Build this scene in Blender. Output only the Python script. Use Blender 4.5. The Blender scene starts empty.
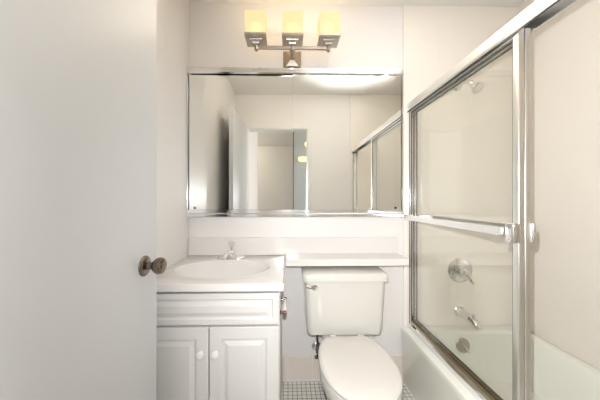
import bpy, bmesh, math
from mathutils import Vector, Matrix
PI = math.pi
S = bpy.context.scene
C = S.collection
# ------------------------------------------------------------ camera, world, light, exposure
CAMZ = 1.15
cam = bpy.data.cameras.new('camera'); co = bpy.data.objects.new('camera', cam); C.objects.link(co)
co.location = (0, 0, CAMZ); co.rotation_euler = (PI/2, 0, math.radians(-1.2))
cam.sensor_width = 36; cam.lens = 252/600*36; cam.shift_x = 0.0112; cam.clip_start = 0.02
S.camera = co
S.view_settings.view_transform = 'Standard'; S.view_settings.look = 'None'
S.view_settings.gamma = 1; S.view_settings.use_curve_mapping = False
S.view_settings.exposure = 0.48
w = bpy.data.worlds.new('world'); S.world = w; w.use_nodes = True
w.node_tree.nodes['Background'].inputs[0].default_value = (0.80, 0.88, 1.0, 1)
w.node_tree.nodes['Background'].inputs[1].default_value = 0.9

def light(name, kind, loc, energy, color, size=0.1, size_y=None, target=None, **kw):
    l = bpy.data.lights.new(name, kind); l.energy = energy; l.color = color
    o = bpy.data.objects.new(name, l); C.objects.link(o); o.location = loc
    if kind == 'AREA':
        l.size = size
        if size_y: l.shape = 'RECTANGLE'; l.size_y = size_y
    else: l.shadow_soft_size = size
    if target is not None:
        o.rotation_euler = (Vector(target)-Vector(loc)).to_track_quat('-Z', 'Y').to_euler()
    for k, v in kw.items(): setattr(l, k, v)
    return o
# soft fill added in the hall, unseen, off to the right of the doorway
light('hall_side_fill', 'AREA', (2.1, -0.6, 1.45), 26, (1.0, 0.98, 0.94), 1.1, 1.9, (0, 0.2, 1.2))
light('hall_far_fill', 'POINT', (-1.1, -2.0, 2.25), 9, (1.0, 0.93, 0.82), 0.08)  # unseen fill added to brighten the far hall wall
# the photographer's flash, bounced off the bathroom ceiling
light('bounce_flash', 'SPOT', (0.62, 0.84, 1.50), 70, (0.99, 0.985, 0.985), 0.0, None, (0.64, 0.86, 2.4), spot_size=math.radians(76), spot_blend=1.0)
light('camera_flash', 'SPOT', (0.0, 0.03, 1.21), 58, (0.98, 0.985, 1.0), 0.0, None, (1.15, 1.6, 0.95), spot_size=math.radians(160), spot_blend=1.0)

# ------------------------------------------------------------ materials
def mat(name, col, rough=0.5, metal=0.0, **kw):
    m = bpy.data.materials.new(name); m.use_nodes = True
    b = m.node_tree.nodes['Principled BSDF']
    b.inputs['Base Color'].default_value = (*col, 1); b.inputs['Roughness'].default_value = rough
    b.inputs['Metallic'].default_value = metal
    for k, v in kw.items(): b.inputs[k].default_value = v
    return m
def noisy(m, amount=0.03, scale=6.0, bump=0.0, bscale=200):
    nt = m.node_tree; b = nt.nodes['Principled BSDF']; c = b.inputs['Base Color'].default_value[:3]
    tc = nt.nodes.new('ShaderNodeTexCoord'); n = nt.nodes.new('ShaderNodeTexNoise'); n.inputs['Scale'].default_value = scale
    nt.links.new(tc.outputs['Object'], n.inputs['Vector'])
    r = nt.nodes.new('ShaderNodeMix'); r.data_type = 'RGBA'
    r.inputs[6].default_value = (*[x*(1-amount) for x in c], 1); r.inputs[7].default_value = (*[min(1, x*(1+amount)) for x in c], 1)
    nt.links.new(n.outputs['Fac'], r.inputs[0]); nt.links.new(r.outputs[2], b.inputs['Base Color'])
    if bump:
        n2 = nt.nodes.new('ShaderNodeTexNoise'); n2.inputs['Scale'].default_value = bscale
        nt.links.new(tc.outputs['Object'], n2.inputs['Vector'])
        bp = nt.nodes.new('ShaderNodeBump'); bp.inputs['Strength'].default_value = bump; bp.inputs['Distance'].default_value = 0.002
        nt.links.new(n2.outputs['Fac'], bp.inputs['Height']); nt.links.new(bp.outputs['Normal'], b.inputs['Normal'])
    return m
def tile(name, c1, c2, grout, wd, ht, mortar, axes, rough=0.3, bump=0.25):
    m = mat(name, c1, rough); nt = m.node_tree; b = nt.nodes['Principled BSDF']
    tc = nt.nodes.new('ShaderNodeTexCoord'); sp = nt.nodes.new('ShaderNodeSeparateXYZ'); cb = nt.nodes.new('ShaderNodeCombineXYZ')
    nt.links.new(tc.outputs['Object'], sp.inputs[0])
    nt.links.new(sp.outputs[axes[0]], cb.inputs[0]); nt.links.new(sp.outputs[axes[1]], cb.inputs[1])
    br = nt.nodes.new('ShaderNodeTexBrick'); br.offset = 0; br.squash = 1
    br.inputs['Scale'].default_value = 1; br.inputs['Brick Width'].default_value = wd; br.inputs['Row Height'].default_value = ht
    br.inputs['Mortar Size'].default_value = mortar; br.inputs['Mortar Smooth'].default_value = 0.2
    br.inputs['Color1'].default_value = (*c1, 1); br.inputs['Color2'].default_value = (*c2, 1); br.inputs['Mortar'].default_value = (*grout, 1)
    nt.links.new(cb.outputs[0], br.inputs['Vector']); nt.links.new(br.outputs['Color'], b.inputs['Base Color'])
    bp = nt.nodes.new('ShaderNodeBump'); bp.inputs['Strength'].default_value = bump; bp.inputs['Distance'].default_value = 0.001; bp.invert = True
    nt.links.new(br.outputs['Fac'], bp.inputs['Height']); nt.links.new(bp.outputs['Normal'], b.inputs['Normal'])
    return m
def glassy(name, tint, gloss=1.0, rough=0.0):
    m = bpy.data.materials.new(name); m.use_nodes = True; nt = m.node_tree; nt.nodes.clear()
    out = nt.nodes.new('ShaderNodeOutputMaterial'); mx = nt.nodes.new('ShaderNodeMixShader')
    tr = nt.nodes.new('ShaderNodeBsdfTransparent'); tr.inputs[0].default_value = (*tint, 1)
    gl = nt.nodes.new('ShaderNodeBsdfGlossy'); gl.inputs['Roughness'].default_value = rough
    gl.inputs['Color'].default_value = (1, 1, 1, 1)
    # Schlick reflectance, the same from either side of the pane
    ge = nt.nodes.new('ShaderNodeNewGeometry'); dp = nt.nodes.new('ShaderNodeVectorMath'); dp.operation = 'DOT_PRODUCT'
    nt.links.new(ge.outputs['Incoming'], dp.inputs[0]); nt.links.new(ge.outputs['Normal'], dp.inputs[1])
    def mth(op, a, b):
        n = nt.nodes.new('ShaderNodeMath'); n.operation = op
        for i, v in enumerate((a, b)):
            if v is None: continue
            if isinstance(v, (int, float)): n.inputs[i].default_value = v
            else: nt.links.new(v, n.inputs[i])
        return n.outputs[0]
    c = mth('ABSOLUTE', dp.outputs['Value'], None)
    f = mth('ADD', mth('MULTIPLY', mth('POWER', mth('SUBTRACT', 1.0, c), 5.0), .96), .04)
    nt.links.new(mth('MULTIPLY', f, gloss), mx.inputs[0])
    nt.links.new(tr.outputs[0], mx.inputs[1]); nt.links.new(gl.outputs[0], mx.inputs[2]); nt.links.new(mx.outputs[0], out.inputs[0])
    return m
def shade_mat(name, col, strength):
    m = bpy.data.materials.new(name); m.use_nodes = True; nt = m.node_tree; nt.nodes.clear()
    out = nt.nodes.new('ShaderNodeOutputMaterial'); add = nt.nodes.new('ShaderNodeAddShader'); mx = nt.nodes.new('ShaderNodeMixShader')
    tr = nt.nodes.new('ShaderNodeBsdfTransparent'); tr.inputs[0].default_value = (1, .93, .8, 1)
    df = nt.nodes.new('ShaderNodeBsdfDiffuse'); df.inputs[0].default_value = (.35, .32, .25, 1)
    mx.inputs[0].default_value = 0.70
    em = nt.nodes.new('ShaderNodeEmission'); em.inputs[0].default_value = (*col, 1); em.inputs[1].default_value = strength
    nt.links.new(tr.outputs[0], mx.inputs[1]); nt.links.new(df.outputs[0], mx.inputs[2])
    nt.links.new(mx.outputs[0], add.inputs[0]); nt.links.new(em.outputs[0], add.inputs[1]); nt.links.new(add.outputs[0], out.inputs[0])
    return m
M = {}
M['wall'] = noisy(mat('wall_paint', (.80, .775, .755), .45), .012, 3, .05, 120)
M['ceil'] = noisy(mat('ceiling_paint', (.80, .77, .73), .7), .01, 3)
M['hall'] = noisy(mat('hall_paint', (.80, .73, .62), .6), .02, 3)
M['hallblue'] = noisy(mat('hall_grey_paint', (.40, .43, .43), .5), .02, 3)
M['door'] = noisy(mat('door_paint', (.58, .585, .59), .5), .01, 2)
M['trim'] = mat('trim_paint', (.78, .77, .75), .3)
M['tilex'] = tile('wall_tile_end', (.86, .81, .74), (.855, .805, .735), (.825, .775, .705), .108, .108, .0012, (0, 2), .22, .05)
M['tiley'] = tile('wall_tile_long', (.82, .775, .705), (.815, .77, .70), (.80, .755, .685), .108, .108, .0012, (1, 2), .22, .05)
M['basetile'] = tile('base_tile', (.79, .715, .64), (.78, .705, .63), (.84, .82, .78), .155, .40, .0022, (0, 2), .25)
M['floor'] = tile('floor_mosaic', (.80, .77, .72), (.72, .69, .65), (.24, .22, .20), .0275, .0275, .0022, (0, 1), .3)
M['hallfloor'] = noisy(mat('hall_floor', (.30, .20, .12), .4), .2, 4)
M['porcelain'] = mat('toilet_porcelain', (.68, .66, .615), .16, 0, **{'Coat Weight': .4})
M['seat'] = mat('toilet_seat_plastic', (.68, .655, .61), .24)
M['tub'] = mat('tub_enamel', (.81, .81, .74), .12, 0, **{'Coat Weight': .4})
M['marble'] = noisy(mat('cultured_marble', (.74, .715, .69), .18), .02, 8)
M['cab'] = noisy(mat('cabinet_paint', (.70, .69, .665), .34), .01, 5)
M['knobw'] = mat('white_ceramic', (.82, .81, .78), .15)
M['chrome'] = mat('chrome', (.83, .83, .84), .09, 1)
M['satin'] = mat('satin_aluminium', (.90, .89, .87), .33, 1)
M['nickel'] = mat('brushed_nickel', (.50, .455, .40), .32, 1)
M['nickelplate'] = mat('satin_nickel_plate', (.42, .37, .31), .5, 1)
M['oldnickel'] = mat('antique_nickel', (.22, .185, .15), .18, 1)
M['goldreflect'] = mat('gold_reflection_metal', (.50, .42, .28), .25, 1)  # gold-ish reflection on the lower door rails, put into the metal's colour
M['dark'] = mat('dark_strip', (.03, .03, .03), .5)
M['gasket'] = mat('grey_brown_gasket', (.10, .09, .07), .5)
M['hose'] = mat('dark_braided_hose', (.06, .055, .05), .4)
M['bronze'] = mat('bronze_brown', (.10, .025, .018), .3)
M['mirror'] = mat('mirror_silver', (.92, .935, .915), .0, 1)
M['glass'] = glassy('shower_glass', (.99, .992, .982), .9)
M['acrylic'] = glassy('clear_acrylic', (.95, .95, .95), 1.6, .05)
M['shade'] = shade_mat('frosted_lamp_glass', (1.0, .72, .36), .42)
M['bulb'] = mat('lamp_bulb', (1, .9, .7), .5, 0, **{'Emission Color': (1.0, .84, .50, 1), 'Emission Strength': 2.2})
M['globe'] = mat('hall_lamp_glass', (.9, .8, .5), .4, 0, **{'Emission Color': (1.0, .80, .40, 1), 'Emission Strength': .8})
M['water'] = glassy('water', (.9, .95, .95), 1)

# ------------------------------------------------------------ helpers
WL = {}
def wloc(o): return WL.get(o.name, Vector((0, 0, 0)))
def obj(name, bm, m, parent=None, loc=None, smooth=False, angle=35):
    """geometry is given in world coordinates; the origin goes to loc"""
    base = wloc(parent) if parent else Vector((0, 0, 0))
    L = Vector(loc) if loc is not None else (Vector(base) if parent else Vector((0, 0, 0)))
    bmesh.ops.remove_doubles(bm, verts=bm.verts, dist=1e-6)
    bmesh.ops.recalc_face_normals(bm, faces=bm.faces)
    bmesh.ops.translate(bm, verts=bm.verts, vec=-L)
    me = bpy.data.meshes.new(name); bm.to_mesh(me); bm.free()
    me.materials.append(m)
    o = bpy.data.objects.new(name, me); C.objects.link(o); o.location = L - base
    WL[o.name] = L
    if parent: o.parent = parent
    if smooth:
        for p in me.polygons: p.use_smooth = True
        try: me.set_sharp_from_angle(angle=math.radians(angle))
        except Exception: pass
    return o
def thing(name, label, cat, loc, group=None):
    o = bpy.data.objects.new(name, None); C.objects.link(o); o.location = loc; o.empty_display_size = .05
    o['label'] = label; o['category'] = cat
    if group: o['group'] = group
    WL[o.name] = Vector(loc)
    return o
def struct(name, bm, m, **kw):
    o = obj(name, bm, m, **kw); o['kind'] = 'structure'; return o
def box(bm, x0, x1, y0, y1, z0, z1, bev=0, seg=2):
    r = bmesh.ops.create_cube(bm, size=1)
    vs = r['verts']
    bmesh.ops.scale(bm, verts=vs, vec=(x1-x0, y1-y0, z1-z0))
    bmesh.ops.translate(bm, verts=vs, vec=((x0+x1)/2, (y0+y1)/2, (z0+z1)/2))
    if bev:
        es = list({e for v in vs for e in v.link_edges})
        bmesh.ops.bevel(bm, geom=es, offset=bev, segments=seg, affect='EDGES', profile=.5)
    return bm
def B(*a, **k): return box(bmesh.new(), *a, **k)
def loft(bm, loops, cap0=True, cap1=True, close=False):
    rings = [[bm.verts.new(p) for p in lp] for lp in loops]
    n = len(rings[0])
    prs = list(zip(rings[:-1], rings[1:]))
    if close: prs.append((rings[-1], rings[0]))
    for a, b in prs:
        for i in range(n):
            j = (i+1) % n
            try: bm.faces.new((a[i], a[j], b[j], b[i]))
            except ValueError: pass
    if cap0 and not close: bm.faces.new(rings[0][::-1])
    if cap1 and not close: bm.faces.new(rings[-1])
    return bm
def frame_of(d):
    d = Vector(d).normalized(); up = Vector((0, 0, 1)) if abs(d.z) < .95 else Vector((0, 1, 0))
    a = d.cross(up).normalized(); b = a.cross(d).normalized()
    return a, b
def lathe(bm, prof, base, axis=(0, 0, 1), n=32, sq=None):
    """prof: (radius, height) pairs along axis"""
    base = Vector(base); ax = Vector(axis).normalized(); a, b = frame_of(ax)
    loops = []
    for r, h in prof:
        lp = []
        for i in range(n):
            t = 2*PI*(i+.5)/n
            lp.append(base + ax*h + (a*math.cos(t) + b*math.sin(t))*max(r, 1e-5))
        loops.append(lp)
    return loft(bm, loops)
def tube(bm, pts, r, n=12):
    pts = [Vector(p) for p in pts]; loops = []
    rs = r if isinstance(r, (list, tuple)) else [r]*len(pts)
    prev = None
    for k, p in enumerate(pts):
        d = (pts[min(k+1, len(pts)-1)] - pts[max(k-1, 0)]).normalized()
        if prev is None: a, b = frame_of(d)
        else:
            a = (prev - d*prev.dot(d)).normalized(); b = a.cross(d).normalized()
        prev = a
        loops.append([p + (a*math.cos(2*PI*i/n) + b*math.sin(2*PI*i/n))*rs[k] for i in range(n)])
    return loft(bm, loops)
def rrect(cx, cy, hx, hy, r, z, n=8):
    pts = []
    r = min(r, hx-1e-4, hy-1e-4)
    for qx, qy, a0 in ((1, 1, 0), (-1, 1, PI/2), (-1, -1, PI), (1, -1, 1.5*PI)):
        for i in range(n+1):
            t = a0 + PI/2*i/n
            pts.append(Vector((cx+qx*(hx-r)+r*math.cos(t), cy+qy*(hy-r)+r*math.sin(t), z)))
    return pts
def smoothpath(P, k=6):
    P = [Vector(p) for p in P]; out = []
    for i in range(len(P)-1):
        p0 = P[max(i-1, 0)]; p1 = P[i]; p2 = P[i+1]; p3 = P[min(i+2, len(P)-1)]
        for j in range(k):
            t = j/k
            out.append(.5*((2*p1)+(p2-p0)*t+(2*p0-5*p1+4*p2-p3)*t*t+(3*p1-p0-3*p2+p3)*t**3))
    out.append(P[-1]); return out

# ------------------------------------------------------------ the setting
XL, XR, YB, YN, H = -.626, 1.49, 1.61, .15, 2.40
TX = .74                                    # where the tub tile begins
DX0, DX1, DH = -.482, .238, 2.0             # door opening
struct('floor', B(XL, XR, YN, YB, -.05, 0), M['floor'])
bm = B(XL-.1, XR+.1, YN, YB+.1, H, H+.08); struct('ceiling', bm, M['ceil'])
struct('wall_back', B(XL-.1, XR+.1, YB, YB+.1, -.05, H), M['wall'])
struct('wall_left', B(XL-.1, XL, YN, YB, -.05, H), M['wall'])
struct('wall_right', B(XR, XR+.1, YN, YB, -.05, H), M['tiley'])
bm = B(-1.7, DX0, YN-.12, YN, -.05, H)
box(bm, DX1, 2.3, YN-.12, YN, -.05, H); box(bm, DX0, DX1, YN-.12, YN, DH, H)
struct('wall_front', bm, M['wall'])
struct('wall_tub_back', B(TX, XR, YB-.012, YB, 0, H, bev=.003), M['tilex'])
struct('wall_tub_front', B(TX, XR, YN, YN+.012, 0, H, bev=.003), M['tilex'])
bm = B(-.03, TX, YB-.010, YB, 0, .155, bev=.003)
struct('baseboard_back', bm, M['basetile'])
struct('trim_1', B(-.03, TX-.004, YB-.018, YB-.008, 0, .012, bev=.003), M['trim'])   # pale caulk strip at the floor
# door casing and jamb
bm = bmesh.new(); cw, ct = .040, .010
box(bm, DX0-.0, DX0+.012, YN-.12, YN, 0, DH, .002); box(bm, DX1-.012, DX1, YN-.12, YN, 0, DH, .002); box(bm, DX0, DX1, YN-.12, YN, DH-.012, DH, .002)
box(bm, DX1-.006, DX1+cw, YN, YN+ct, 0, DH-.0062, .003); box(bm, DX0-cw, DX1+cw, YN, YN+ct, DH-.006, DH+cw, .003); box(bm, DX0-cw, DX0+.006, YN, YN+ct, 0, DH-.0062, .003)
struct('trim_2', bm, M['trim'])
# hall beyond the doorway, seen in the mirror
struct('floor_hall', B(-1.7, 2.3, -2.9, YN, -.05, -.001), M['hallfloor'])
struct('ceiling_hall', B(-1.7, 2.3, -2.9, YN-.0, H, H+.08), M['hall'])
struct('wall_hall_left', B(-.62, -.5, -.98, YN-.12, 0, H), M['wall'])
struct('wall_hall_far', B(-1.7, 2.3, -2.84, -2.72, 0, H), M['hall'])
struct('wall_hall_right', B(.10, 2.3, -1.42, -1.32, 0, H), M['hallblue'])
struct('trim_3', B(.088, .0995, -1.425, -1.315, 0, H, .001), M['bronze'])
# bathroom door, swung open against the left
t = .038; hy = YN+.012; fe = .932
bm = B(DX0-t+.002, DX0+.002, hy, fe, .012, DH-.014, bev=.002)
door = struct('door_1', bm, M['door'], loc=(DX0-.02, hy, 0))
# knob on the room face (+X)
ky, kz, kx = fe-.080, .93, DX0+.002
bm = bmesh.new(); lathe(bm, [(.0, 0), (.034, 0), (.034, .003), (.031, .007), (.022, .011), (.013, .013), (.012, .026), (.0, .026)], (kx, ky, kz), (1, 0, 0), 40)
kn = obj('door_rosette', bm, M['oldnickel'], door, smooth=True)
bm = bmesh.new(); lathe(bm, [(.0, .022), (.011, .022), (.012, .028), (.020, .034), (.0265, .043), (.028, .052), (.0255, .061), (.019, .066), (.010, .068), (0, .068)], (kx, ky, kz), (1, 0, 0), 40)
obj('door_knob', bm, M['oldnickel'], door, smooth=True)
bm = bmesh.new(); box(bm, DX0-.03, DX0-.006, fe-.0015, fe+.001, kz-.03, kz+.03, .0005)
obj('latch_plate', bm, M['oldnickel'], door)

# ------------------------------------------------------------ bathtub
TZ = .345; TCX = (TX+XR)/2-.002; 
ty0, ty1 = YN+.014, YB-.014
def tub_mesh():
    bm = bmesh.new(); x0, x1 = TX-.020, XR-.002
    cx, cy, hx, hy_ = (x0+x1)/2, (ty0+ty1)/2, (x1-x0)/2, (ty1-ty0)/2
    ix, iy = cx+.035, cy+.005
    L = [rrect(cx, cy, hx-.012, hy_, .01, 0), rrect(cx, cy, hx-.010, hy_, .01, .10), rrect(cx, cy, hx-.004, hy_, .01, .24), rrect(cx, cy, hx, hy_, .012, TZ-.03),
         rrect(cx, cy, hx, hy_, .012, TZ-.014), rrect(cx, cy, hx-.004, hy_-.001, .012, TZ-.004), rrect(cx, cy, hx-.012, hy_-.004, .012, TZ),
         rrect(ix, iy, hx-.075, hy_-.062, .10, TZ), rrect(ix, iy, hx-.088, hy_-.073, .10, TZ-.004), rrect(ix, iy, hx-.096, hy_-.082, .10, TZ-.014),
         rrect(ix, iy+.005, hx-.110, hy_-.10, .11, TZ-.14), rrect(ix, iy+.01, hx-.125, hy_-.13, .12, .14), rrect(ix, iy+.01, hx-.15, hy_-.165, .12, .085),
         rrect(ix, iy+.01, hx-.20, hy_-.22, .10, .065)]
    return loft(bm, L)
tubt = thing('bathtub', 'off-white enamel bathtub behind the sliding glass doors along the right wall', 'bathtub', (TCX, (ty0+ty1)/2, 0))
obj('tub_shell', tub_mesh(), M['tub'], tubt, smooth=True)
oy = ty1-.086
bm = bmesh.new(); ax = Vector((0, -1, .13))
lathe(bm, [(0, 0), (.041, 0), (.042, .006), (.038, .010), (.012, .012), (0, .012)], (1.06, oy, .268), ax, 32)
ov = obj('overflow_plate', bm, M['nickel'], tubt, smooth=True)
bm = bmesh.new(); tube(bm, [(1.06, oy-.012, .270), (1.072, oy-.022, .252), (1.078, oy-.026, .240)], [.006, .006, .005])
obj('trip_lever', bm, M['chrome'], ov, smooth=True)
bm = bmesh.new(); lathe(bm, [(0, 0), (.03, 0), (.03, .003), (.02, .005), (0, .004)], (1.09, oy-.14, .0655), (0, 0, 1), 24)
obj('drain', bm, M['chrome'], tubt, smooth=True)

TY = YB-.012
# spout, valve, shower head: each fixed to the tiled wall
bm = bmesh.new(); sx, sz = 1.10, .435
tube(bm, smoothpath([(sx, TY, sz), (sx, TY-.05, sz+.001), (sx+.004, TY-.10, sz-.006), (sx+.008, TY-.135, sz-.022), (sx+.009, TY-.142, sz-.040)], 5), [.027]*6+[.026]*5+[.024]*5+[.021]*4+[.019], 20)
sp = obj('tub_spout', bm, M['chrome'], None, loc=(sx, TY, sz), smooth=True)
sp['label'] = 'chrome tub spout on the tiled wall between valve and overflow plate'; sp['category'] = 'spout'
bm = bmesh.new(); lathe(bm, [(0, 0), (.006, 0), (.005, .012), (.008, .016), (.008, .022), (0, .023)], (sx+.006, TY-.118, sz+.012), (0, 0, 1), 16)
obj('diverter_knob', bm, M['chrome'], sp, smooth=True)
bm = bmesh.new(); lathe(bm, [(0, 0), (.034, 0), (.034, .003), (.028, .008), (0, .008)], (sx, TY, sz), (0, -1, 0), 28)
obj('spout_flange', bm, M['chrome'], sp, smooth=True)
vx, vz = 1.105, .70
va = thing('shower_valve', 'round chrome shower valve plate with lever handle above the tub spout', 'shower valve', (vx, TY, vz))
bm = bmesh.new(); lathe(bm, [(0, 0), (.080, 0), (.079, .005), (.070, .011), (.045, .015), (.032, .016), (0, .016)], (vx, TY, vz), (0, -1, 0), 48)
obj('escutcheon', bm, M['chrome'], va, smooth=True)
bm = bmesh.new(); lathe(bm, [(0, .012), (.030, .012), (.028, .03), (.024, .045), (.022, .06), (.016, .066), (0, .067)], (vx, TY, vz), (0, -1, 0), 32)
hb = obj('valve_stem', bm, M['chrome'], va, smooth=True)
bm = bmesh.new(); tube(bm, smoothpath([(vx, TY-.05, vz), (vx+.014, TY-.066, vz-.028), (vx+.026, TY-.072, vz-.055), (vx+.036, TY-.075, vz-.062)], 5), [.013]*6+[.010]*5+[.008]*4+[.007], 12)
obj('lever_handle', bm, M['chrome'], va, smooth=True)
hx_, hz = 1.085, 1.880
sh = thing('wall_shower', 'small chrome shower head on a short arm high on the tub tile', 'shower', (hx_, TY, hz))
bm = bmesh.new(); lathe(bm, [(0, 0), (.030, 0), (.029, .004), (.020, .012), (.012, .014), (0, .014)], (hx_, TY, hz), (0, -1, 0), 28)
obj('wall_flange', bm, M['chrome'], sh, smooth=True)
bm = bmesh.new(); tube(bm, smoothpath([(hx_, TY, hz), (hx_, TY-.05, hz+.002), (hx_+.006, TY-.085, hz-.012), (hx_+.012, TY-.105, hz-.028)], 5), .0095, 12)
obj('shower_arm', bm, M['chrome'], sh, smooth=True)
d = Vector((.22, -.55, -.62)).normalized()
bm = bmesh.new(); lathe(bm, [(0, -.008), (.013, -.008), (.016, 0), (.014, .012), (.013, .018), (.022, .032), (.032, .055), (.034, .064), (.030, .067), (0, .066)], (hx_+.012, TY-.105, hz-.028), d, 28)
obj('spray_head', bm, M['chrome'], sh, smooth=True)

# ------------------------------------------------------------ sliding shower doors
FX0, FX1 = .765, .815                       # frame depth
hz0, hz1 = 1.715, 1.768
fy0, fy1 = YN+.013, TY-.001
sd = thing('sliding_shower_door', 'chrome framed sliding glass shower doors standing on the tub rim, both slid to the back', 'shower door', ((FX0+FX1)/2, (fy0+fy1)/2, TZ))
bm = bmesh.new()
def prism_y(bm, pts, y0, y1):
    return loft(bm, [[Vector((x, y0, z)) for x, z in pts], [Vector((x, y1, z)) for x, z in pts]])
# header: hollow channel, open underneath
prism_y(bm, [(FX0-.004, hz0), (FX0-.006, hz0+.012), (FX0-.004, hz1-.006), (FX0+.002, hz1), (FX1-.002, hz1), (FX1+.004, hz1-.006), (FX1+.004, hz0), (FX1+.001, hz0), (FX1+.001, hz1-.006), (FX0-.001, hz1-.006), (FX0-.001, hz0)], fy0, fy1)
obj('header', bm, M['satin'], sd)
obj('header_seal', B(FX0-.0035, FX0+.0, fy0, fy1, hz0-.005, hz0-.0003), M['dark'], sd)
bm = bmesh.new()
prism_y(bm, [(FX0-.004, TZ+.0005), (FX0-.004, TZ+.022), (FX0, TZ+.024), (FX0+.002, TZ+.012), (.787, TZ+.010), (.788, TZ+.026), (.791, TZ+.026), (.792, TZ+.010), (FX1-.002, TZ+.008), (FX1, TZ+.014), (FX1+.003, TZ+.014), (FX1+.003, TZ+.0005)], fy0, fy1)
obj('bottom_track', bm, M['chrome'], sd)
for y0, y1 in ((fy1-.022, fy1), (fy0, fy0+.022)):
    bm = bmesh.new(); box(bm, FX0, FX0+.004, y0, y1, TZ+.023, hz0, .001); box(bm, FX1-.004, FX1, y0, y1, TZ+.023, hz0, .001)
    yy = (y1-.004, y1) if y0 > 1 else (y0, y0+.004)
    box(bm, FX0+.002, FX1-.002, yy[0], yy[1], TZ+.023, hz0, .0005)
    jb = obj('jamb', bm, M['chrome'], sd)
    a_, b_ = (y0-.004, y0) if y0 > 1 else (y1, y1+.004)
    obj('jamb_gap_strip', B(FX0+.0005, FX0+.0035, a_, b_, TZ+.026, hz0-.006), M['dark'], jb)  # dark strip drawn for the shaded gap between jamb and panel
def panel(x, y0, y1, near, bar_side):
    z0, z1 = TZ+.030, hz0+.012
    th = .004
    g = obj('glass_panel', B(x-th/2, x+th/2, y0+.01, y1-.01, z0+.01, z1-.01), M['glass'], sd)
    # frame around the pane
    for a, b in ((y0, y0+.024), (y1-.018, y1)):
        obj('stile', B(x-.010, x+.010, a, b, z0, z1, .003, 3), M['satin'] if a == y0 else M['chrome'], g, smooth=True)
    obj('panel_rail', B(x-.008, x+.008, y0+.024, y1-.018, z1-.024, z1, .002), M['satin'], g)
    obj('panel_rail', B(x-.007, x+.007, y0+.024, y1-.018, z0, z0+.020, .002), M['goldreflect'], g)
    # dark rubber gasket round the pane
    bm = bmesh.new(); f = x+bar_side*.0022
    fa_, fb_ = min(f, f+bar_side*.004), max(f, f+bar_side*.004)
    box(bm, fa_, fb_, y1-.023, y1-.018, z0+.02, z1-.024); box(bm, fa_, fb_, y0+.024, y0+.028, z0+.02, z1-.024)
    box(bm, fa_, fb_, y0+.028, y1-.023, z0+.02, z0+.025); box(bm, fa_, fb_, y0+.028, y1-.023, z1-.030, z1-.024)
    obj('gasket', bm, M['gasket'], g)
    # towel bar: flat bar held by brackets at both ends
    s = bar_side; bx = x+s*.048
    obj('towel_bar', B(min(bx-.003, bx+.003), max(bx-.003, bx+.003), y0+.03, y1-.01, 1.028, 1.058, .002), M['satin'], g)
    for yy in (y0+.045, y1-.03):
        bm = B(min(x+s*.0095, bx), max(x+s*.0095, bx), yy-.014, yy+.014, 1.03, 1.056, .002)
        obj('bar_bracket', bm, M['satin'], g)
    bm = B(min(x+s*.009, x+s*.036), max(x+s*.009, x+s*.022), y0-.008, y0+.027, 1.004, 1.074, .007, 4)
    obj('pull_handle', bm, M['chrome'], g, smooth=True)
    return g
panel(.777, .822, 1.581, True, -1)
panel(.803, .826, 1.581, True, 1)

# ------------------------------------------------------------ vanity cabinet
vx0, vx1, vy0, vy1 = XL+.003, -.036, 1.075, YB-.002
vz1 = .768
van = thing('vanity_cabinet', 'white two-door vanity cabinet with raised panels under the sink counter', 'cabinet', ((vx0+vx1)/2, 1.33, 0))
bm = B(vx0, vx0+.016, vy0, vy1, 0, vz1); box(bm, vx1-.016, vx1, vy0, vy1, 0, vz1, .001); box(bm, vx0+.016, vx1-.016, vy0+.018, vy1, .09, .106)
box(bm, vx0+.016, vx1-.016, vy0+.06, vy0+.075, 0, .09); box(bm, vx0+.016, vx1-.016, vy1-.008, vy1, .106, vz1)
box(bm, vx0+.016, vx1-.016, vy0, vy0+.018, .09, .12); box(bm, vx0+.016, vx1-.016, vy0, vy0+.018, .60, .64); box(bm, vx0+.016, vx1-.016, vy0, vy0+.018, .74, vz1)
obj('cabinet_body', bm, M['cab'], van)
def panel_front(bm, x0, x1, z0, z1, yf, th, fw, arch=False):
    """frame-and-raised-panel front facing -Y"""
    def R(i, y): return [Vector((x0+i, y, z0+i)), Vector((x1-i, y, z0+i)), Vector((x1-i, y, z1-i)), Vector((x0+i, y, z1-i))]
    L = [R(0, yf+th), R(0, yf+.003), R(.001, yf+.001), R(.003, yf), R(fw-.002, yf), R(fw, yf+.002), R(fw+.004, yf+.008), R(fw+.010, yf+.008), R(fw+.024, yf+.001), R(fw+.027, yf)]
    return loft(bm, L)
yf, th = vy0-.020, .0185
midx = (vx0+vx1)/2
bm = panel_front(bmesh.new(), vx0+.004, vx1-.003, .628, .760, yf, th, .026)
obj('drawer_front', bm, M['cab'], van)
for (a, b, kx_) in ((vx0+.004, midx-.002, midx-.030), (midx+.002, vx1-.003, midx+.030)):
    bm = panel_front(bmesh.new(), a, b, .105, .620, yf, th, .052)
    dr = obj('cabinet_door', bm, M['cab'], van)
    bm = bmesh.new(); lathe(bm, [(0, 0), (.009, 0), (.008, .008), (.011, .012), (.0165, .017), (.0165, .022), (.012, .027), (0, .029)], (kx_, yf, .515), (0, -1, 0), 28)
    obj('knob', bm, M['knobw'], dr, smooth=True)

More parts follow.
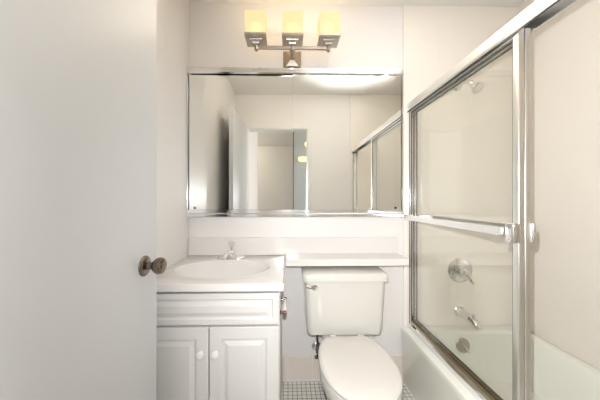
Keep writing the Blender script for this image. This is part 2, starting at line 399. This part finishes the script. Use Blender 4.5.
# ------------------------------------------------------------ counter with integral basin
cx0, cx1, cy0, cy1, cz0, cz1 = XL+.002, -.019, 1.047, YB-.001, .770, .803
bxc, byc, ba, bb = -.333, 1.292, .239, .170
def counter_mesh():
    bm = bmesh.new()
    angs = [2*PI*i/72 for i in range(72)]
    for X, Y in ((cx0, cy0), (cx1, cy0), (cx0, cy1-.02), (cx1, cy1-.02)):
        a = math.atan2(Y-byc, X-bxc) % (2*PI)
        k = min(range(72), key=lambda i: abs(angs[i]-a)); angs[k] = a
    def rect(ins, z, yfar=0):
        out = []
        for a in angs:
            c, s = math.cos(a), math.sin(a)
            tx = ((cx1-ins-bxc)/c) if c > 1e-9 else ((cx0+ins-bxc)/c if c < -1e-9 else 1e9)
            ty = ((cy1-.02-ins-byc)/s) if s > 1e-9 else ((cy0+ins-byc)/s if s < -1e-9 else 1e9)
            tt = min(tx, ty); out.append(Vector((bxc+c*tt, byc+s*tt, z)))
        return out
    def ell(f, z, g=0):
        return [Vector((bxc+(ba*f+g)*math.cos(a), byc+(bb*f+g)*math.sin(a), z)) for a in angs]
    L = [rect(.002, cz0), rect(0, cz0+.002), rect(0, cz1-.005), rect(.0015, cz1-.0015), rect(.005, cz1),
         ell(1, cz1, .016), ell(1, cz1, .012), ell(1, cz1+.002, .006), ell(1, cz1+.0015, .0), ell(.975, cz1-.006), ell(.93, cz1-.03), ell(.84, cz1-.07), ell(.66, cz1-.11), ell(.4, cz1-.132), ell(.12, cz1-.14)]
    # undersized hidden underside of the bowl closes the solid
    L2 = [ell(.14, cz1-.15), ell(.45, cz1-.142), ell(.72, cz1-.118), ell(.9, cz1-.075), ell(.97, cz0)]
    loft(bm, L, cap0=False, cap1=True)
    return bm
sc = thing('sink_counter', 'cream marble-look vanity top with integral oval basin and backsplash', 'sink', ((cx0+cx1)/2, 1.33, cz0))
obj('counter_slab', counter_mesh(), M['marble'], sc, smooth=True, angle=30)
obj('backsplash', B(cx0, .70, cy1-.02, cy1, cz1-.001, .913, .003), M['marble'], sc)
bm = B(-.347, -.321, byc+bb*.945, byc+bb*.945+.006, cz1-.022, cz1-.017, .001)
obj('overflow_slot', bm, M['satin'], sc)
bm = bmesh.new(); lathe(bm, [(0, 0), (.022, 0), (.022, .002), (.016, .004), (.015, .002), (0, .002)], (bxc, byc, cz1-.1395), (0, 0, 1), 24)
obj('basin_drain', bm, M['chrome'], sc, smooth=True)

# faucet
fxc, fyc = -.335, 1.505
fa = thing('basin_faucet', 'small chrome centreset faucet with clear acrylic knob behind the basin', 'faucet', (fxc, fyc, cz1))
bm = bmesh.new()
loft(bm, [[Vector((fxc+hx__*math.copysign(abs(math.cos(a))**.8, math.cos(a)), fyc+hy__*math.sin(a), z)) for a in [2*PI*i/48 for i in range(48)]]
     for hx__, hy__, z in ((.082, .028, cz1), (.082, .028, cz1+.006), (.073, .025, cz1+.014), (.045, .020, cz1+.017), (.030, .017, cz1+.020))])
obj('base_plate', bm, M['chrome'], fa, smooth=True, angle=50)
bm = bmesh.new(); lathe(bm, [(0, .010), (.024, .010), (.023, .03), (.020, .042), (.013, .050), (.008, .054), (.007, .064), (0, .064)], (fxc, fyc, cz1), (0, 0, 1), 28)
obj('faucet_body', bm, M['chrome'], fa, smooth=True)
bm = bmesh.new(); tube(bm, smoothpath([(fxc, fyc-.005, cz1+.026), (fxc-.008, fyc-.045, cz1+.040), (fxc-.014, fyc-.085, cz1+.036), (fxc-.016, fyc-.10, cz1+.022)], 5), [.017]*6+[.014]*5+[.012]*4+[.011], 14)
obj('spout', bm, M['chrome'], fa, smooth=True)
bm = bmesh.new(); lathe(bm, [(0, .060), (.010, .060), (.014, .066), (.019, .078), (.021, .092), (.017, .103), (.010, .107), (0, .107)], (fxc, fyc, cz1), (0, 0, 1), 10)
obj('acrylic_knob', bm, M['acrylic'], fa)

# shelf over the toilet
sf = obj('toilet_shelf', B(-.012, .695, 1.432, YB-.022, .772, .812, .003), M['marble'], None, loc=(.35, 1.55, .776))
sf['label'] = 'narrow cream shelf on the back wall above the toilet tank'; sf['category'] = 'shelf'

# toilet paper holder on the side of the vanity
tz = .652; hp = thing('toilet_paper_holder', 'small toilet paper holder with white roller on the side of the vanity', 'toilet paper holder', (vx1+.002, 1.19, tz))
for y, m in ((1.118, 'bronze'), (1.268, 'oldnickel')):
    bm = bmesh.new(); lathe(bm, [(0, 0), (.011, 0), (.011, .003), (.005, .006), (.005, .014), (.009, .016), (.009, .026), (.005, .029), (0, .029)], (vx1+.0005, y, tz), (1, 0, 0), 20)
    o = obj('holder_post', bm, M[m], hp, smooth=True)
bm = bmesh.new(); lathe(bm, [(0, 0), (.006, 0), (.009, .006), (.009, .135), (.006, .141), (0, .141)], (vx1+.0215, 1.1225, tz), (0, 1, 0), 20)
obj('roller', bm, M['knobw'], hp, smooth=True)

# ------------------------------------------------------------ toilet
tcx = .315
to = thing('toilet', 'cream two-piece toilet with closed lid beneath the shelf', 'toilet', (tcx, 1.25, 0))
def egg(cx, yc, hw, af, ab, z, ycut=None, n=56, ex=2.0, exb=2.5):
    pts = []
    for i in range(n):
        a = 2*PI*i/n; c, s = math.cos(a), math.sin(a)
        e = exb if s > 0 else ex
        x = hw*math.copysign(abs(c)**(2/e), c); y = (ab if s > 0 else af)*math.copysign(abs(s)**(2/e), s)
        Y = yc+y
        if ycut is not None: Y = min(Y, ycut)
        pts.append(Vector((cx+x, Y, z)))
    return pts
# bowl, foot and tank deck
bm = bmesh.new()
loft(bm, [egg(tcx, 1.22, .105, .20, .20, 0, ex=2.4), egg(tcx, 1.22, .105, .20, .20, .02, ex=2.4), egg(tcx, 1.22, .092, .17, .19, .06, ex=2.3), egg(tcx, 1.215, .088, .15, .185, .14),
          egg(tcx, 1.19, .105, .18, .19, .21), egg(tcx, 1.15, .145, .215, .20, .28), egg(tcx-.002, 1.12, .164, .225, .21, .34), egg(tcx-.003, 1.115, .170, .227, .215, .375), egg(tcx-.003, 1.115, .170, .227, .215, .388), egg(tcx-.003, 1.115, .162, .22, .205, .392)])
obj('bowl', bm, M['porcelain'], to, smooth=True, angle=60)
bm = bmesh.new(); yb0, yb1 = 1.27, 1.575
loft(bm, [rrect(tcx, (yb0+yb1)/2-.02, .085, .12, .04, .10), rrect(tcx, (yb0+yb1)/2-.01, .10, .13, .04, .25), rrect(tcx, (yb0+yb1)/2, .115, (yb1-yb0)/2, .03, .35), rrect(tcx, (yb0+yb1)/2, .118, (yb1-yb0)/2, .03, .392), rrect(tcx, (yb0+yb1)/2, .112, (yb1-yb0)/2-.006, .03, .3985)])
obj('tank_deck', bm, M['porcelain'], to, smooth=True, angle=50)
# seat and lid
bm = bmesh.new(); ycut = 1.335
outer = [egg(tcx-.004, 1.115, .168, .232, .26, .394, ycut), egg(tcx-.004, 1.115, .171, .235, .262, .400, ycut+.002), egg(tcx-.004, 1.115, .168, .232, .26, .409, ycut)]
inner = [egg(tcx-.004, 1.105, .115, .165, .15, .409), egg(tcx-.004, 1.105, .112, .162, .147, .400), egg(tcx-.004, 1.105, .115, .165, .15, .394)]
loft(bm, outer+inner, close=True)
obj('seat', bm, M['seat'], to, smooth=True, angle=50)
bm = bmesh.new()
loft(bm, [egg(tcx-.004, 1.115, .166, .230, .255, .4115, ycut-.001), egg(tcx-.004, 1.115, .171, .235, .26, .415, ycut), egg(tcx-.004, 1.115, .171, .235, .26, .420, ycut), egg(tcx-.004, 1.115, .166, .230, .255, .4265, ycut-.003), egg(tcx-.004, 1.115, .154, .212, .238, .4295, ycut-.012), egg(tcx-.004, 1.115, .10, .14, .15, .4310)])
obj('lid', bm, M['seat'], to, smooth=True, angle=60)
for s in (-1, 1):
    bm = bmesh.new(); lathe(bm, [(0, 0), (.012, 0), (.013, .003), (.013, .030), (.012, .033), (0, .033)], (tcx+s*.075-.0165, 1.345, .414), (1, 0, 0), 16)
    obj('hinge', bm, M['seat'], to, smooth=True)
# tank
bm = bmesh.new(); Yb = 1.585
def tl(hw, yfr, z, r=.03, bulge=0):
    pts = rrect(tcx, (yfr+Yb)/2, hw, (Yb-yfr)/2, r, z)
    for p in pts:
        if p.y < (yfr+Yb)/2: p.y -= bulge*max(0, 1-((p.x-tcx)/hw)**2)
    return pts
loft(bm, [tl(.198, 1.395, .405, .03, .006), tl(.208, 1.380, .410, .035, .008), tl(.214, 1.372, .46, .035, .010), tl(.222, 1.362, .70, .03, .012), tl(.223, 1.361, .708, .03, .012)])
tk = obj('tank', bm, M['porcelain'], to, smooth=True, angle=60)
bm = bmesh.new()
loft(bm, [tl(.226, 1.359, .706, .03, .012), tl(.234, 1.350, .710, .03, .012), tl(.234, 1.350, .738, .03, .012), tl(.230, 1.354, .746, .03, .012), tl(.222, 1.362, .749, .028, .012)])
obj('tank_lid', bm, M['porcelain'], to, smooth=True, angle=50)
# flush lever on the front, upper left
lx, lz, ly = tcx-.170, .676, 1.364
bm = bmesh.new(); lathe(bm, [(0, -.012), (.016, -.012), (.017, .002), (.012, .007), (.007, .018), (0, .018)], (lx, ly-.002, lz), (0, -1, 0), 20)
fl = obj('flush_lever', bm, M['chrome'], to, smooth=True)
bm = bmesh.new(); tube(bm, smoothpath([(lx, ly-.018, lz), (lx-.02, ly-.022, lz+.004), (lx-.042, ly-.018, lz+.014), (lx-.052, ly-.014, lz+.016)], 5), [.007]*6+[.0075]*5+[.009]*4+[.006], 12)
obj('lever_arm', bm, M['nickel'], fl, smooth=True)
# supply valve and hose on the wall
svx, svz, WY = .183, .215, YB-.001
sv = thing('supply_valve', 'chrome water shut-off valve on the wall below the tank, left of the bowl', 'water valve', (svx, WY, svz))
bm = bmesh.new(); lathe(bm, [(0, 0), (.030, 0), (.030, .002), (.022, .008), (.010, .012), (0, .012)], (svx, WY, svz+.0), (0, -1, 0), 28)
obj('wall_flange', bm, M['chrome'], sv, smooth=True)
bm = bmesh.new(); tube(bm, [(svx, WY, svz), (svx, WY-.05, svz)], .008); tube(bm, [(svx, WY-.045, svz-.014), (svx, WY-.045, svz+.032)], .0105)
obj('valve_body', bm, M['oldnickel'], sv, smooth=True)
bm = bmesh.new(); loft(bm, [[Vector((svx-.004+.016*f*math.cos(a), yy, svz-.034+.010*f*math.sin(a))) for a in [2*PI*i/24 for i in range(24)]] for yy, f in ((WY-.050, .7), (WY-.053, 1), (WY-.062, 1), (WY-.065, .7))])
tube(bm, [(svx, WY-.045, svz-.012), (svx-.002, WY-.052, svz-.030)], .005)
obj('valve_handle', bm, M['oldnickel'], sv, smooth=True)
bm = bmesh.new(); tube(bm, smoothpath([(svx, WY-.045, svz+.030), (svx-.001, WY-.050, svz+.08), (svx-.008, WY-.07, svz+.14), (svx-.010, WY-.09, .399)], 6), .0075, 10)
obj('supply_hose', bm, M['hose'], sv, smooth=True)
bm = bmesh.new(); lathe(bm, [(0, 0), (.012, 0), (.014, .003), (.014, .014), (0, .014)], (svx-.010, WY-.09, .390), (0, 0, 1), 8)
obj('coupling_nut', bm, M['knobw'], sv)

# ------------------------------------------------------------ mirror cabinet on the back wall
mx0, mx1, mz0, mz1 = XL+.002, .720, 1.045, 1.971
my0, my1 = YB-.045, YB-.001
mc = thing('mirror_cabinet', 'wide wall cabinet with two sliding mirror panels between chrome tracks', 'mirror', ((mx0+mx1)/2, YB, mz0))
obj('cabinet_back', B(mx0+.004, mx1-.004, my0+.026, my1, mz0+.002, mz1-.002), M['trim'], mc)
bm = bmesh.new()
prism = lambda pts: loft(bm, [[Vector((mx0, y, z)) for y, z in pts], [Vector((mx1, y, z)) for y, z in pts]])
prism([(my0-.004, mz1-.040), (my0-.008, mz1-.034), (my0-.008, mz1-.020), (my0-.004, mz1-.016), (my0-.004, mz1-.003), (my0, mz1), (my1, mz1), (my1, mz1-.006), (my0+.002, mz1-.006), (my0+.002, mz1-.040)])
obj('top_track', bm, M['chrome'], mc)
bm = bmesh.new()
prism([(my0-.006, mz0+.044), (my0-.006, mz0+.024), (my0-.014, mz0+.018), (my0-.014, mz0+.003), (my0-.010, mz0), (my1, mz0), (my1, mz0+.010), (my0-.002, mz0+.012), (my0-.001, mz0+.044)])
obj('bottom_track', bm, M['chrome'], mc)
for a, b in ((mx0, mx0+.007), (mx1-.007, mx1)):
    obj('side_frame', B(a, b, my0-.002, my1, mz0+.044, mz1-.040, .001), M['chrome'], mc)
for a, b, y in ((mx0+.010, .034, my0+.012), (.028, mx1-.010, my0+.003)):
    p_ = obj('mirror_panel', B(a, b, y, y+.005, mz0+.016, mz1-.012, .0008, 1), M['mirror'], mc)
    px = a+.035 if a < 0 else b-.035
    bm = bmesh.new(); lathe(bm, [(0, 0), (.0065, 0), (.0075, .003), (.0065, .005), (0, .0045)], (px, y, mz0+.056), (0, -1, 0), 20)
    obj('finger_pull', bm, M['oldnickel'], p_, smooth=True)

# ------------------------------------------------------------ vanity light
lcx, ly_ = .026, 1.465
vl = thing('vanity_light', 'three-lamp nickel wall light with square frosted shades above the mirror', 'wall light', (lcx, YB, 2.03))
def sq(cx, cy, h, z): return [Vector((cx-h, cy-h, z)), Vector((cx+h, cy-h, z)), Vector((cx+h, cy+h, z)), Vector((cx-h, cy+h, z))]
bm = bmesh.new()
def sqy(h, v, y, zc): return [Vector((lcx-h, y, zc-v)), Vector((lcx+h, y, zc-v)), Vector((lcx+h, y, zc+v)), Vector((lcx-h, y, zc+v))]
zc = 2.036
loft(bm, [sqy(.057, .059, YB-.0005, zc), sqy(.057, .059, YB-.008, zc), sqy(.050, .055, YB-.014, zc), sqy(.046, .051, YB-.014, zc), sqy(.040, .045, YB-.026, zc), sqy(.022, .024, YB-.036, zc), sqy(.014, .014, YB-.040, zc)])
obj('wall_plate', bm, M['nickelplate'], vl)
bm = bmesh.new(); zb = 2.034
lathe(bm, [(.010, .036), (.010, .05), (.016, .056), (.016, .066), (.010, .072), (.009, .10), (.016, .108), (.016, .118), (.010, .124), (.010, .150)], (lcx, YB, zb), (0, -1, 0), 24)
obj('arm', bm, M['nickel'], vl, smooth=True)
sx_ = .209
bm = bmesh.new(); box(bm, lcx-sx_-.012, lcx+sx_+.012, ly_-.008, ly_+.008, zb-.008, zb+.008, .002)
for k in (-1, 0, 1):
    xx = lcx+k*sx_
    lathe(bm, [(0, -.019), (.008, -.019), (.014, -.012), (.014, .012), (.010, .016), (0, .016)], (xx, ly_, zb), (0, 0, 1), 6)
obj('cross_bar', bm, M['nickel'], vl)
for k in (-1, 0, 1):
    xx = lcx+k*sx_
    bm = loft(bmesh.new(), [sq(xx, ly_, .016, zb+.014), sq(xx, ly_, .020, zb+.022), sq(xx, ly_, .034, zb+.027), sq(xx, ly_, .036, zb+.031), sq(xx, ly_, .050, zb+.034), sq(xx, ly_, .060, zb+.038), sq(xx, ly_, .060, zb+.050), sq(xx, ly_, .057, zb+.052)])
    obj('lamp_cup', bm, M['nickel'], vl)
    z0 = zb+.0525; z1 = z0+.121
    bm = loft(bmesh.new(), [sq(xx, ly_, .054, z0), sq(xx, ly_, .057, z0+.05), sq(xx, ly_, .059, z1), sq(xx, ly_, .055, z1), sq(xx, ly_, .053, z0+.05), sq(xx, ly_, .050, z0+.004)], cap1=False, cap0=False)
    obj('lamp_shade', bm, M['shade'], vl)
    bm = bmesh.new(); lathe(bm, [(0, 0), (.012, 0), (.013, .02), (.016, .03), (.026, .05), (.029, .066), (.024, .082), (.012, .091), (0, .093)], (xx, ly_, z0), (0, 0, 1), 20)
    obj('bulb', bm, M['bulb'], vl, smooth=True)
    light('lamp_throw', 'SPOT', (xx, ly_-.068, z0+.06), 4.2, (1.0, .89, .72), .03, None, (xx, ly_-1, z0-.05), spot_size=math.radians(165), spot_blend=1.0)
    light('lamp_glow', 'POINT', (xx, ly_, z0+.100), 0.32, (1.0, .80, .52), .025)

# ------------------------------------------------------------ hall lamps, seen in the mirror
lp = thing('globe_lamp', 'small round yellow wall lamp reflected in the mirror through the doorway', 'lamp', (.335, -1.32, 2.12))
bm = bmesh.new(); lathe(bm, [(0, 0), (.03, 0), (.03, .012), (.01, .016), (.01, .05), (0, .05)], (.335, -1.32, 2.12), (0, 1, 0), 20); obj('wall_mount', bm, M['oldnickel'], lp, smooth=True)
bm = bmesh.new(); bmesh.ops.create_uvsphere(bm, u_segments=20, v_segments=12, radius=.05, matrix=Matrix.Translation((.335, -1.23, 2.12))); obj('lamp_shade', bm, M['globe'], lp, smooth=True)
lp = thing('drum_lamp', 'wide oval yellow wall lamp reflected in the mirror below the small round one', 'lamp', (.27, -1.32, 1.86))
bm = bmesh.new(); lathe(bm, [(0, 0), (.03, 0), (.03, .012), (.01, .016), (.01, .05), (0, .05)], (.27, -1.32, 1.86), (0, 1, 0), 20); obj('wall_mount', bm, M['oldnickel'], lp, smooth=True)
bm = bmesh.new(); loft(bm, [[Vector((.27+a_*math.cos(2*PI*i/28), -1.225+.05*f*math.sin(2*PI*i/28), 1.86+z)) for i in range(28)] for a_, f, z in ((.07, .8, -.045), (.09, 1, -.03), (.10, 1, .02), (.08, .8, .035))]); obj('lamp_shade', bm, M['globe'], lp, smooth=True)
so = thing('wall_socket', 'white double socket low on the hall wall, reflected in the mirror', 'socket', (-.08, -2.719, 1.16))
obj('socket_plate', B(-.135, -.025, -2.7195, -2.711, 1.10, 1.20, .002), M['trim'], so)
for s in (-1, 1): obj('socket_face', B(-.08+s*.027-.017, -.08+s*.027+.017, -2.7112, -2.708, 1.125, 1.175, .001), M['trim'], so)
